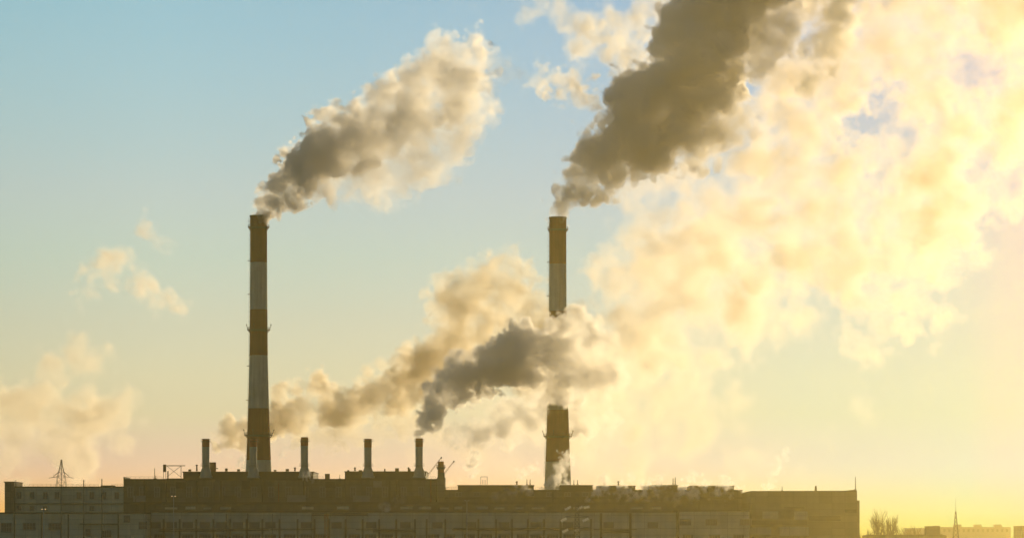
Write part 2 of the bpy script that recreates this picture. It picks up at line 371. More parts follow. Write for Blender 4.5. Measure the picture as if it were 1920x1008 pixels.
def great_chimney(px, Y, ytop, shift, label, gals):
    k = Y / FPX; cx, cy = X(px, Y), Y
    root = thing('power_station_chimney', label, 'chimney', (cx, cy, 0), 'banded power station chimneys')
    z = lambda py: Z(py, Y)
    prof = [(16.2, ytop), (16.0, ytop+12), (15.8, ytop+30), (15.9, 500), (16.4, 580), (16.9, 640), (17.4, 680), (18.9, 740), (20.4, 790), (21.7, 830), (24.2, 890), (27.5, 960)]
    pr = [(r*k, z(py)) for r, py in prof]
    shaft = MB().lathe([(prof[-1][0]*k*1.08, 0)] + pr[::-1] + [(15.0*k*0.92, pr[0][1]), (15.0*k*0.9, pr[2][1])], 64, cx, cy)
    bands = [(0, RED)] + [(z(y+shift), c) for y, c in ((492, WHITE), (580, RED), (666, WHITE), (765, RED), (862, WHITE), (962, RED))]
    shaft.build('shaft', band_mat('banded_concrete', bands), root, True)
    MB().lathe([(15.6*k, z(ytop)-0.5), (17.0*k, z(ytop)-0.45), (17.0*k, z(ytop)+0.25), (15.2*k, z(ytop)+0.25)], 48, cx, cy, True).build('rim', M['dark'], root)
    def rad(py):
        for (r0, y0), (r1, y1) in zip(prof, prof[1:]):
            if y0 <= py <= y1: return (r0 + (r1-r0)*(py-y0)/(y1-y0))*k
    for py, d in gals:
        gallery(root, cx, cy, z(py), rad(py), d)
        if py > 500:
            for a in (0.12, math.pi-0.12, 2.1, 4.4):    # obstruction lamp arms that lean outward
                q = MB(); rr = rad(py)+d; c, s_ = math.cos(a), math.sin(a)
                q.tube((cx+(rr-0.3)*c, cy+(rr-0.3)*s_, z(py)+0.2), (cx+(rr+0.35)*c, cy+(rr+0.35)*s_, z(py)+2.3), 0.14, n=5)
                q.tube((cx+(rr+0.35)*c, cy+(rr+0.35)*s_, z(py)+2.3), (cx+(rr+0.35)*c, cy+(rr+0.35)*s_, z(py)+2.9), 0.28, n=6)
                q.build('obstruction_lamp', M['steel'], root)
    # caged ladder up the left flank, lightning rod down the right one
    lad = MB(); pys = [ytop+8+i*9 for i in range(int((905-ytop-8)/9))]
    a = math.pi - 0.25
    def on(py, off, da=0): r_ = rad(py)+off; return (cx+r_*math.cos(a+da), cy+r_*math.sin(a+da), z(py))
    for p0, p1 in zip(pys, pys[1:]):
        for da in (-0.07, 0.07): lad.tube(on(p0, 0.3, da), on(p1, 0.3, da), 0.06, n=4)
        lad.tube(on(p0, 0.3, -0.07), on(p0, 0.85, 0), 0.05, n=4); lad.tube(on(p0, 0.85, 0), on(p0, 0.3, 0.07), 0.05, n=4)
        lad.tube(on(p0, 0.85), on(p1, 0.85), 0.05, n=4)
    lad.build('ladder', M['steel'], root)
    for py in (489+shift, 552+shift, 686+shift, 750+shift):
        MB().box(cx-rad(py)-1.3, cx-rad(py)+0.2, cy-0.8, cy+0.8, z(py), z(py)+0.25).build('rest_platform', M['steel'], root)
    return root

great_chimney(485, 1615, 405, 0, 'tall red and white banded chimney standing clear at the left', [(426, 1.2), (618, 1.35), (815, 1.6)])
great_chimney(1046, 1615, 408, 3, 'tall banded chimney hidden in its middle by a dark smoke plume', [(430, 1.0), (618, 1.35), (817, 1.6)])

# ------------------------------------------------------------------ small roof chimneys
def roof_chimney(px, Y, ytop, yred, ybase, label):
    k = Y / FPX; cx, cy = X(px, Y), Y; z = lambda py: Z(py, Y)
    root = thing('roof_chimney', label, 'chimney', (cx, cy, z(ybase)), 'small chimneys on the boiler house roof')
    MB().lathe([(6.9*k, z(yred)), (6.7*k, z(872)), (6.9*k, z(876))][::-1] , 24, cx, cy).build('shaft', M['white'], root, True)
    MB().lathe([(7.0*k, z(yred)), (6.9*k, z(ytop)), (5.9*k, z(ytop)), (5.9*k, z(yred)+1)], 24, cx, cy).build('red_top', M['red'], root, True)
    MB().lathe([(12.2*k, z(ybase)), (12.2*k, z(ybase)+0.9), (10.9*k, z(ybase)+1.0), (9.4*k, z(882)), (7.0*k, z(876)-0.01)], 24, cx, cy).build('flared_base', M['white'], root)
    for py in (827, 872.5):
        pl = MB().lathe([(6.9*k, z(py)-0.1), (6.9*k+0.75, z(py)-0.1), (6.9*k+0.75, z(py)+0.05), (6.9*k, z(py)+0.05)], 24, cx, cy, True)
        o = pl.build('gallery', M['steel'], root); rl = MB(); rr = 6.9*k+0.7
        rl.lathe([(rr-0.03, z(py)+1.0), (rr+0.03, z(py)+1.0), (rr+0.03, z(py)+1.06), (rr-0.03, z(py)+1.06)], 24, cx, cy, True)
        for i in range(10): rl.tube((cx+rr*math.cos(i*.628), cy+rr*math.sin(i*.628), z(py)+.05), (cx+rr*math.cos(i*.628), cy+rr*math.sin(i*.628), z(py)+1.0), 0.03, n=4)
        rl.build('railing', M['steel'], o)
    ld = MB()
    for s_ in (-0.25, 0.25): ld.tube((cx-7.3*k, cy+s_, z(874)), (cx-7.3*k, cy+s_, z(ytop+4)), 0.05, n=4)
    for i in range(14): zz = z(874)+i*0.9; ld.tube((cx-7.3*k, cy-0.25, zz), (cx-7.3*k, cy+0.25, zz), 0.04, n=4)
    ld.build('ladder', M['steel'], root)

YS = 1539.0
roof_chimney(386, YS, 822, 837, 895.3, 'small white chimney with red top, beside the rusty red box on the roof')
roof_chimney(475, YS, 822, 837, 895.3, 'small white chimney with red top right in front of the tall chimney')
roof_chimney(571, YS, 819, 835, 895.3, 'small white chimney with red top at the right end of the longer roof house')
roof_chimney(690, YS, 822, 838, 895.3, 'small white chimney with red top, middle of the shorter roof house')
roof_chimney(786, YS, 821, 837, 895.3, 'small white chimney with red top, just below the start of the dark grey plume')

# rusty box behind the first one
t = thing('roof_tank', 'rusty red box on the roof beside the leftmost small chimney', 'tank', (X(400, YB+30), YB+30, Z(882.5, YB)))
k = (YB+30)/FPX
MB().box(X(393.5, YB+30), X(404.5, YB+30), YB+28, YB+32, Z(882.5, YB), Z(866, YB+30)).build('box', M['rust'], t)
MB().tube((X(404, YB+30), YB+30, Z(877.5, YB+30)), (X(409, YB+30), YB+30, Z(877.5, YB+30)), 0.2).build('pipe', M['steel'], t)

# stub stack with two derrick booms at the right end of the boiler house
YD = 1532.0
t = thing('lift_shaft', 'narrow dark shaft with a rust red stub stack at the end of the boiler house', 'shaft tower', (X(826, YD), YD, 0))
MB().box(X(818, YD)+0.35, X(834.5, YD)-0.1, YD, YD+22, 0, Z(894, YD)).build('wall', M['concrete'], t)
MB().box(X(819, YD)+0.35, X(833, YD), YD+2, YD+16, Z(894, YD)+0.003, Z(885, YD)).build('upper_stage', M['concrete'], t)
MB().lathe([(6.2*YD/FPX, Z(885, YD)+0.003), (6.0*YD/FPX, Z(878, YD)), (5.6*YD/FPX, Z(863.5, YD)), (4.8*YD/FPX, Z(863.5, YD))], 20, X(826, YD), YD+8).build('stub_stack', M['rust'], t, True)
gallery(t, X(826, YD), YD+8, Z(875, YD), 5.8*YD/FPX, 0.7, 0.5)
for a, b, lab in [((801, 892), (827.5, 857), 'thin lattice boom leaning right up to the top of the stub stack'), ((833, 887), (851, 864), 'thin lattice boom leaning right, away from the stub stack over the lower roof')]:
    ya = YD+4 if a[0] < 820 else YD+12
    A, B = P(*a, ya), P(*b, ya)
    t = thing('derrick', lab, 'crane', A, 'derrick booms beside the stub stack')
    q = MB(); n_ = Vector((B-A)).normalized(); u = Vector((-n_.z, 0, n_.x))
    for s_ in (-1, 1):
        for y_ in (-0.25, 0.25): q.tube(A+u*0.28*s_+Vector((0, y_, 0)), B+u*0.12*s_+Vector((0, y_*0.5, 0)), 0.08, n=4)
    L = (B-A).length
    for i in range(9): q.tube(A+n_*L*i/9+u*0.26*(1 if i % 2 else -1), A+n_*L*(i+1)/9+u*0.2*(-1 if i % 2 else 1), 0.06, n=4)
    q.build('boom', M['rust'], t)
    MB().tube(B, B+Vector((0, 0, -3.2)) if a[0] < 820 else B+Vector((0, 0, -1.6)), 0.06, n=4).tube(B+Vector((0, 0, 0.3)), B-Vector((0, 0, 0.5)), 0.35, n=6).build('hoist', M['steel'], t)

# ------------------------------------------------------------------ rooftop fittings
def mast(px, ytop, ybase, Y, label, r=0.11, cap=0.0, group='thin masts on the roofs', name='antenna_mast', cat='antenna'):
    t = thing(name, label, cat, P(px, ybase, Y), group)
    k = Y/FPX
    MB().tube(P(px, ybase, Y), P(px, ytop, Y), r*1.5, r, 6).build('pole', M['steel'], t)
    if cap: MB().lathe([(0.02, Z(ytop, Y)+cap*0.5), (cap, Z(ytop, Y)), (cap, Z(ytop, Y)-cap*0.7), (r, Z(ytop, Y)-cap*0.7)], 10, X(px, Y), Y).build('cap', M['steel'], t)
    else: MB().lathe([(0.6, Z(ybase, Y)), (0.6, Z(ybase, Y)+0.12), (0.2, Z(ybase, Y)+0.3)], 8, X(px, Y), Y).build('foot', M['steel'], t)

vg, vn = 'short vent pipes on the roofs', 'vent_pipe'
for px, yt, yb, lab in [(369, 871, 882.5, 'vent pipe just left of the leftmost small chimney'), (553, 876, 882.5, 'vent pipe left of the small chimney at the end of the longer roof house'),
                        (665.5, 876, 882, 'vent pipe left of the small chimney on the shorter roof house'), (766, 876, 882, 'vent pipe left of the small chimney under the dark plume'),
                        (969, 902, 908, 'vent pipe near the right end of the dark roof house left of the hidden chimney'), (1159.5, 902, 909, 'mushroom vent pipe on a roof house, right of the hidden chimney')]:
    mast(px, yt, yb, YB+14, lab, 0.3, 0.55, vg, vn, 'vent')
for px, yt, yb, Y, lab, r in [(29.5, 899, 911, YB+2, 'short mast beside the stair tower', .12), (290, 877, 897, YB+6, 'thin mast left of the rooftop gantry', .14), (292, 891, 897, YB+5, 'very short mast beside the foot of the thin mast left of the gantry', .12),
                              (988, 897.5, 908, YC+9, 'left mast of the pair left of the hidden chimney', .16), (994, 898, 908, YC+9, 'right mast of the pair left of the hidden chimney', .16),
                              (1076, 899, 908, YC+9, 'first mast right of the hidden chimney', .13), (1083, 899, 908, YC+9, 'second mast right of the hidden chimney', .16), (1262, 896, 908, YC+9, 'left, shorter mast of the pair above the steaming roof', .18), (1266, 894, 908, YC+9, 'right, taller mast of the pair above the steaming roof', .18),
                              (1466.5, 911, 919.5, YE+9, 'thin mast on the left half of the ochre end block', .12), (1529.5, 910, 919, YE+10, 'stubby post in the middle of the ochre end block', .4), (1604, 893, 917, YE+4, 'tall thin mast on the right corner of the ochre end block', .14),
                              (1240, 902, 908, YC+9, 'short thin mast left of the mast pair above the steam', .1), (637, 889, 897, YB+12, 'short thin mast in the gap between the two roof houses', .1)]:
    mast(px, yt, yb, Y, lab, r)

# railings, ducts and pipes
def roof_rail(parent, x0, x1, py, Y):
    q = MB(); z = Z(py, Y)
    for h in (0.55, 1.1): q.tube((X(x0, Y), Y+0.6, z+h), (X(x1, Y), Y+0.6, z+h), 0.05, n=4)
    n_ = max(2, int((x1-x0)*0.25/2))
    for i in range(n_+1):
        x = X(x0, Y)+(X(x1, Y)-X(x0, Y))*i/n_; q.tube((x, Y+0.6, z-0.05), (x, Y+0.6, z+1.1), 0.05, n=4)
    q.build('roof_railing', M['steel'], parent)
roof_rail(ub, 30, 184, 911, YB); roof_rail(ub, 209, 230, 911, YB); roof_rail(bh, 236, 304, 897, YB); roof_rail(bh, 587, 606, 897, YB); roof_rail(bh, 800, 817, 897, YB)
roof_rail(dr, 836, 857, 917.3, YC); roof_rail(dr, 1003, 1050, 917.3, YC); roof_rail(dr, 1274, 1296, 917.3, YC)
rnd = random.Random(11)
for i, px in enumerate(range(352, 800, 23)):      # little stubs and cowls along the roof house edges
    if 585 < px < 650: continue
    for (c, w_) in ((386, 16), (475, 16), (571, 16), (690, 16), (786, 16)):
        if abs(px-c) < w_: break
    else:
        h = rnd.uniform(0.5, 1.5); wd = rnd.uniform(0.3, 0.9)
        MB().box(X(px, YB)-wd, X(px, YB)+wd, YB+9, YB+11, Z(882, YB), Z(882, YB)+h).build('roof_cowl', M['dark'], bh)
for x0, x1, py in [(850, 1110, 992.2), (1130, 1180, 997), (300, 420, 994.5), (420, 505, 993), (585, 690, 965), (700, 780, 995.6)]:
    q = MB()
    for dz in (0, 0.7): q.tube((X(x0, YF), YF-1.6, Z(py, YF)+dz), (X(x1, YF), YF-1.6, Z(py, YF)+dz), 0.22, n=6)
    n_ = max(2, int((x1-x0)/30))
    for i in range(n_+1): x = X(x0, YF)+(X(x1, YF)-X(x0, YF))*i/n_; q.box(x-0.12, x+0.12, YF-1.9, YF-0.4, Z(py, YF)-0.5, Z(py, YF)-0.2)
    q.build('facade_pipe', M['steel'], hall)
for px, z0, z1 in [(255, 941, 900), (312, 941, 898), (402, 941, 899), (492, 957, 900), (523, 941, 905), (648, 941, 899), (745, 957, 899), (808, 941, 900)]:
    MB().tube((X(px, YB), YB-1.6, Z(z0, YB)), (X(px, YB), YB-1.6, Z(z1, YB)), rnd.uniform(0.15, 0.4), n=6).build('downpipe', M[rnd.choice(['steel', 'rust', 'dark'])], bh)
for px, py, w_, h_ in [(262, 934, 6, 3), (340, 909, 5, 3), (431, 934, 7, 3), (462, 908, 4, 4), (556, 934, 9, 3.4), (620, 908, 5, 3), (678, 934, 8, 3), (708, 907, 4, 3), (774, 935, 8, 3)]:
    MB().box(X(px, YB)-w_/2, X(px, YB)+w_/2, YB-1.6, YB-0.99, Z(py, YB)-h_/2, Z(py, YB)+h_/2).build('duct_box', M[rnd.choice(['dark', 'frame', 'cornice'])], bh)

YG = YB+4
t = thing('roof_gantry', 'rooftop gantry of a dark box and cross braced rail by the longer roof house', 'gantry', P(325, 897, YG))
MB().box(X(306, YG), X(311.5, YG), YG-0.7, YG+0.7, Z(884, YG), Z(870, YG)).build('control_box', M['dark'], t)
q = MB()
for px in (306.7, 311): q.tube(P(px, 897, YG), P(px, 884, YG), 0.12)
q.build('box_stand', M['steel'], t)
MB().tube(P(339.5, 897, YG), P(339.5, 871.5, YG), 0.16).build('post', M['steel'], t)
MB().tube(P(315, 897, YG), P(315, 882, YG), 0.3).build('post', M['steel'], t)
MB().tube(P(311.5, 872.3, YG), P(347, 872.3, YG), 0.2).build('rail', M['steel'], t)
MB().tube(P(313, 873, YG), P(339, 893, YG), 0.1).tube(P(313, 893, YG), P(339, 873, YG), 0.1).build('brace', M['steel'], t)

t = thing('roof_frame', 'thin square frame around two short rods on the roof house left of the hidden chimney', 'frame', P(908, 908, YC+12))
q = MB()
for a, b in [((901.5, 908), (901.5, 893)), ((913.5, 908), (913.5, 893)), ((901.5, 893), (913.5, 893))]: q.tube(P(*a, YC+12), P(*b, YC+12), 0.12)
q.build('portal', M['steel'], t)
for px in (905.5, 909.5): MB().tube(P(px, 908, YC+12), P(px, 899, YC+12), 0.14).build('rod', M['steel'], t)

# ------------------------------------------------------------------ pylons, masts, lamp posts
def lattice(q, cx, cy, stations, r=0.12):
    """square lattice body; stations = [(z, half width)]"""
    for (z0, w0), (z1, w1) in zip(stations, stations[1:]):
        c0 = [(cx+sx*w0, cy+sy*w0, z0) for sx, sy in ((-1,-1),(1,-1),(1,1),(-1,1))]
        c1 = [(cx+sx*w1, cy+sy*w1, z1) for sx, sy in ((-1,-1),(1,-1),(1,1),(-1,1))]
        for i in range(4):
            j = (i+1) % 4
            q.tube(c0[i], c1[i], r, n=4); q.tube(c0[i], c1[j], r*0.7, n=4); q.tube(c0[j], c1[i], r*0.7, n=4); q.tube(c1[i], c1[j], r*0.7, n=4)
    return q

YP = 1640.0; k = YP/FPX; cx = X(115, YP)
t = thing('pylon', 'lattice pylon with one drooping cross arm rising behind the left grey block', 'pylon', (cx, YP, 0))
st = [(0, 22*k), (Z(960, YP), 15*k), (Z(930, YP), 11.5*k), (Z(915, YP), 9.6*k), (Z(904, YP), 8.4*k), (Z(893, YP), 7*k), (Z(884, YP), 5*k), (Z(876, YP), 3.2*k), (Z(868, YP), 1.8*k), (Z(862, YP), 1.2*k)]
lattice(MB(), cx, YP, st, 0.1).build('tower_body', M['steel'], t)
q = MB()
for s_ in (-1, 1):
    for y_ in (-1, 1):
        q.tube((cx+s_*6*k, YP+y_*6*k, Z(892.5, YP)), (cx+s_*23.5*k, YP, Z(895.5, YP)), 0.14, n=4)
        q.tube((cx+s_*5*k, YP+y_*5*k, Z(884, YP)), (cx+s_*15*k, YP, Z(893, YP)), 0.1, n=4)
    q.tube((cx+s_*14*k, YP, Z(893, YP)), (cx+s_*14*k, YP, Z(888, YP)), 0.08, n=4)
q.build('cross_arm', M['steel'], t)
MB().tube((cx, YP, Z(915, YP)), (cx, YP, Z(861.5, YP)), 0.17, n=6).tube((cx-1.3*k, YP, Z(862, YP)), (cx+1.3*k, YP, Z(862, YP)), 0.3, n=6).build('centre_mast', M['steel'], t)

YQ = 1100.0; k = YQ/FPX; cx = X(1082, YQ)
t = thing('insulator_pylon', 'pylon with three pairs of short arms and shining insulators before the hall', 'pylon', (cx, YQ, 0))
st = [(0, 7*k)] + [(Z(py, YQ), (2.2+(py-925)*0.035)*k) for py in range(1005, 924, -8)]
lattice(MB(), cx, YQ, st, 0.12).build('tower_body', M['steel'], t)
for py, ins in ((946, ((-17, 6), (5, 5), (18, 2))), (968, ((-25, 5), (16, 5))), (988.5, ((-22, 5), (0, 3)))):
    a = MB()
    for s_ in (-1, 1):
        a.tube((cx, YQ, Z(py-3, YQ)), (cx+s_*23*k, YQ, Z(py, YQ)), 0.1, n=4).tube((cx, YQ, Z(py+1, YQ)), (cx+s_*23*k, YQ, Z(py, YQ)), 0.1, n=4)
    ao = a.build('cross_arm', M['steel'], t)
    for dx, dy in ins:
        i_ = MB(); A = Vector((cx+(dx-5.5)*k, YQ-0.3, Z(py+3+dy, YQ))); B = Vector((cx+(dx+5.5)*k, YQ-0.3, Z(py+3, YQ)))
        for j in range(7):
            c0 = A.lerp(B, (j+0.1)/7); c1 = A.lerp(B, (j+0.75)/7); i_.tube(c0, c1, 0.5, 0.3, 8)
        i_.build('insulator', M['porcelain'], ao)

for px, yt, lab in [(114.5, 915, 'dark steel pole before the left grey block, under the pylon'), (157, 901, 'dark steel pole before the middle of the left grey block'), (191, 899, 'dark steel pole before the right part of the left grey block')]:
    t = thing('utility_pole', lab, 'pole', (X(px, 1440), 1440, 0), 'dark poles before the left block')
    MB().tube((X(px, 1440), 1440, 0), (X(px, 1440), 1440, Z(yt, 1440)), 0.32, 0.2, 8).build('pole', M['steel'], t)
    MB().tube((X(px, 1440), 1440, Z(yt, 1440)), (X(px, 1440), 1440, Z(yt, 1440)+0.5), 0.3, 0.16, 8).build('cap', M['steel'], t)

def lamp_post(px, yt, Y, label, lit):
    t = thing('lamp_post', label, 'lamp post', (X(px, Y), Y, 0), 'yard lamp posts')
    MB().tube((X(px, Y), Y, 0), (X(px, Y), Y, Z(yt, Y)), 0.22, 0.12, 8).build('pole', M['zinc'], t)
    for s_ in (-1, 1):
        x = X(px, Y)+s_*0.75
        hd = MB().tube((X(px, Y), Y, Z(yt, Y)-0.3), (x, Y, Z(yt, Y)+0.1), 0.07, n=5).box(x-0.35, x+0.35, Y-0.5, Y+0.3, Z(yt, Y), Z(yt, Y)+0.3).build('lamp_head', M['zinc'], t)
        if lit: MB().lathe([(0.02, Z(yt, Y)-0.35), (0.25, Z(yt, Y)-0.25), (0.3, Z(yt, Y)-0.004), (0.02, Z(yt, Y)-0.004)], 10, x, Y-0.1).build('bulb', M['lamp'], hd)
lamp_post(325.5, 929, 1430, 'twin headed lamp post with two lit lamps before the boiler house', True)
lamp_post(875.5, 938, 1430, 'unlit pale lamp post before the front hall, left of the pylon with insulators', False)
lamp_post(82, 953, 1430, 'short lamp post glowing before the left grey block', True)

YM = 1450.0; k = YM/FPX; cx = X(612, YM)
t = thing('warning_mast', 'short red lattice mast before the facade of the front hall', 'mast', (cx, YM, 0))
lattice(MB(), cx, YM, [(0, 4*k)] + [(Z(py, YM), 3.2*k) for py in range(1006, 960, -6)], 0.13).build('lattice', M['rust'], t)
MB().tube((cx, YM, Z(964, YM)), (cx, YM, Z(957, YM)), 0.12).build('tip', M['steel'], t)

# ------------------------------------------------------------------ beyond the plant, right
YH = 1700.0
t = root_at('shed', 'low brown shed behind the plant with a square boiler stack', 'shed', 1700, YH)
MB().prism([(X(1626, YH), 0), (X(1775, YH), 0), (X(1775, YH), Z(1003, YH)), (X(1766, YH), Z(1000.5, YH)), (X(1632, YH), Z(1001.5, YH)), (X(1626, YH), Z(1003, YH))], YH, YH+25).build('wall', M['concrete'], t)
MB().box(X(1739, YH), X(1764.5, YH), YH+4, YH+12, Z(1001, YH)-0.5, Z(986.3, YH)).box(X(1738.5, YH), X(1765, YH), YH+3.8, YH+12.2, Z(986.3, YH)+.003, Z(985.3, YH)).build('square_stack', M['concrete'], t)

YI = 2600.0
for x0, x1, yt, boxes, lab in [(1764, 1895, 987, [(1752+26, 1766+26+6), (1790, 1804), (1828, 1842), (1866, 1880)], 'long pale apartment block fading in the haze behind the radio tower'),
                               (1700, 1762, 989, [(1752-1, 1761)], 'pale low apartment block in haze behind the square boiler stack')]:
    t = root_at('apartment_block', lab, 'apartment block', (x0+x1)/2, YI, 'apartment blocks on the horizon')
    MB().box(X(x0, YI), X(x1, YI), YI, YI+16, 0, Z(yt, YI)).build('wall', M['far'], t)
    for a, b in boxes[(1 if x0 > 1750 else 0):]:
        MB().box(X(a, YI), X(b, YI), YI+4, YI+10, Z(yt, YI)+0.003, Z(yt-4.5, YI)).build('lift_house', M['far'], t)
    n_ = int((x1-x0)/9)
    for i in range(n_):
        px = x0+5+i*9
        MB().box(X(px, YI), X(px+4, YI), YI-0.2, YI+0.01, Z(yt+9, YI), Z(yt+4, YI)).build('window', M['frame'], t)  # pale frame colour instead of dark glass: distance haze put into the window colour
t = root_at('brick_building', 'brown corner of a building at the right edge', 'building', 1940, 1800)
MB().box(X(1916, 1800), X(1990, 1800), 1800, 1830, 0, Z(986, 1800)).build('wall', M['concrete'], t)
MB().box(X(1915.5, 1800), X(1990, 1800), 1799.6, 1830, Z(986, 1800)+.003, Z(984.8, 1800)).build('parapet', M['cornice'], t)

YT = 1650.0; k = YT/FPX; cx = X(1792, YT)
t = thing('radio_tower', 'slim lattice radio tower with a whip antenna beside the pale apartment block', 'radio tower', (cx, YT, 0))
lattice(MB(), cx, YT, [(0, 7*k)] + [(Z(py, YT), (0.7+(py-958)*0.09)*k) for py in range(1006, 957, -8)], 0.14).build('tower_body', M['steel'], t)
MB().tube((cx, YT, Z(960, YT)), (cx, YT, Z(933, YT)), 0.1, 0.05).build('whip_antenna', M['steel'], t)

# bare winter trees
def bare_tree(px, ybase_z, ytop, Y, spread, seed, label, nb=9):
    rn = random.Random(seed); base = Vector((X(px, Y), Y, 0)); H = Z(ytop, Y)
    t = thing('bare_tree', label, 'tree', base, 'bare trees beyond the plant')
    tr = MB(); cr = MB()
    tr.tube(base, base+Vector((0, 0, H*0.45)), H*0.018, H*0.011, 7).build('trunk', M['bark'], t)
    def branch(p, d, L, r, lev):
        q = p
        for s_ in range(3):
            d = (d + Vector((rn.uniform(-.16, .16), rn.uniform(-.16, .16), rn.uniform(0, .14)))).normalized()
            e = q + d*L/3
            cr.tube(q, e, r*(1-s_*0.25), r*(0.8-s_*0.25), 4 if lev < 2 else 3)
            if lev < 3:
                for _ in range(3 if lev else 2):
                    d2 = (d + Vector((rn.uniform(-.6, .6), rn.uniform(-.6, .6), rn.uniform(-.05, .5)))).normalized()
                    branch(q.lerp(e, rn.random()), d2, L*rn.uniform(.38, .6), r*0.5, lev+1)
            q = e
    for i in range(nb):
        f = rn.uniform(.12, .45); a = rn.uniform(0, 6.28)
        branch(base+Vector((0, 0, H*f)), Vector((math.cos(a)*spread, math.sin(a)*spread, 1)).normalized(), (H-H*f)*rn.uniform(.55, .8), H*0.008, 0)
    cr.build('crown', M['bark'], t)
YW = 1760.0
bare_tree(1648, 0, 965, YW, .25, 3, 'slim bare tree, left one of the pair right of the plant')
bare_tree(1669, 0, 968, YW+4, .5, 8, 'wider bare tree, right one of the pair right of the plant', 12)
bare_tree(1715, 0, 985, YW+300, .5, 12, 'small faint bare tree left of the square boiler stack')
bare_tree(1621, 0, 990, YW-80, .6, 15, 'dark little bare tree hugging the corner of the ochre end block')
bare_tree(1702, 0, 988, YW+300, .6, 19, 'low faint bare tree, left of the small faint one before the apartments')

# ------------------------------------------------------------------ smoke and steam
def make_noise(n, seed, beta=None, band=None):
    """tiling 3-D noise of unit deviation: a power law without its longest waves, or one band of wavelengths"""
    r = np.random.default_rng(seed)
    f = np.fft.rfftn(r.standard_normal((n, n, n)).astype(np.float32))
    kx = np.fft.fftfreq(n)*n; kz = np.fft.rfftfreq(n)*n
    kk = np.sqrt(kx[:, None, None]**2 + kx[None, :, None]**2 + kz[None, None, :]**2); kk[0, 0, 0] = 1
    f *= (kk**-beta)*(kk > 2.5) if beta else np.exp(-((kk-band)/(band*0.3))**2)
    f[0, 0, 0] = 0
    x = np.fft.irfftn(f, s=(n, n, n)).astype(np.float32)
    return x/x.std()
FRACTAL = make_noise(128, 7, beta=2.15)      # longest wave about 128/3 cells
BAND = make_noise(128, 8, band=7.0)          # wave of about 18 cells

def sample_noise(a, zc, yc, xc):
    """separable linear look-up of a tiling noise on an axis-aligned grid"""
    for ax, c in enumerate((zc, yc, xc)):
        i0 = np.floor(c).astype(int); f = (c-i0).astype(np.float32); sh = [1, 1, 1]; sh[ax] = -1; f = f.reshape(sh)
        a = np.take(a, i0 % 128, ax)*(1-f) + np.take(a, (i0+1) % 128, ax)*f
    return a

def smoke_mat(d, g_, col):
    m = bpy.data.materials.new('smoke'); m.use_nodes = True; t = m.node_tree
    t.nodes.remove(t.nodes['Principled BSDF'])
    v = t.nodes.new('ShaderNodeVolumePrincipled')
    v.inputs['Density'].default_value = d; v.inputs['Anisotropy'].default_value = g_; v.inputs['Color'].default_value = (*col, 1)
    t.links.new(v.outputs[0], t.nodes['Material Output'].inputs['Volume'])
    return m

def voxel_volume(name, arr, mn, vs, material):
    """density array [z, y, x] -> a fog volume object (geometry nodes read the array point by point)"""
    nz, ny, nx = arr.shape
    me = bpy.data.meshes.new(name); me.vertices.add(arr.size)
    me.attributes.new('smoke_density', 'FLOAT', 'POINT').data.foreach_set('value', np.ascontiguousarray(arr, np.float32).ravel())
    me.materials.append(material)
    o = bpy.data.objects.new(name, me); COL.objects.link(o)
    ng = bpy.data.node_groups.new(name, 'GeometryNodeTree')
    ng.interface.new_socket('Geometry', in_out='INPUT', socket_type='NodeSocketGeometry')
    ng.interface.new_socket('Geometry', in_out='OUTPUT', socket_type='NodeSocketGeometry')
    n, l = ng.nodes, ng.links
    gi, go = n.new('NodeGroupInput'), n.new('NodeGroupOutput')
    pos = n.new('GeometryNodeInputPosition')
    sub = n.new('ShaderNodeVectorMath'); sub.operation = 'SUBTRACT'; l.new(pos.outputs[0], sub.inputs[0]); sub.inputs[1].default_value = tuple(mn)
    dv = n.new('ShaderNodeVectorMath'); dv.operation = 'SCALE'; l.new(sub.outputs[0], dv.inputs[0]); dv.inputs['Scale'].default_value = 1/vs
    sp = n.new('ShaderNodeSeparateXYZ'); l.new(dv.outputs[0], sp.inputs[0])
    def mth(op, *a):
        q = n.new('ShaderNodeMath'); q.operation = op
        for i, v in enumerate(a):
            if isinstance(v, (int, float)): q.inputs[i].default_value = v
            else: l.new(v, q.inputs[i])
        return q.outputs[0]
    r = [mth('ROUND', sp.outputs[i]) for i in range(3)]
    idx = mth('MULTIPLY_ADD', mth('MULTIPLY_ADD', r[2], ny, r[1]), nx, r[0])
    si = n.new('GeometryNodeSampleIndex'); si.data_type, si.domain = 'FLOAT', 'POINT'
    na = n.new('GeometryNodeInputNamedAttribute'); na.data_type = 'FLOAT'; na.inputs[0].default_value = 'smoke_density'
    l.new(gi.outputs[0], si.inputs['Geometry']); l.new(na.outputs[0], si.inputs['Value']); l.new(idx, si.inputs['Index'])
    vc = n.new('GeometryNodeVolumeCube'); l.new(si.outputs[0], vc.inputs['Density'])
    vc.inputs['Min'].default_value = tuple(mn); vc.inputs['Max'].default_value = tuple(np.array(mn)+vs*(np.array([nx, ny, nz])-1))
    for k_, v in zip('XYZ', (nx, ny, nz)): vc.inputs['Resolution '+k_].default_value = v
    sm = n.new('GeometryNodeSetMaterial'); sm.inputs['Material'].default_value = material
    l.new(vc.outputs[0], sm.inputs[0]); l.new(sm.outputs[0], go.inputs[0])
    o.modifiers.new('smoke', 'NODES').node_group = ng
    return o

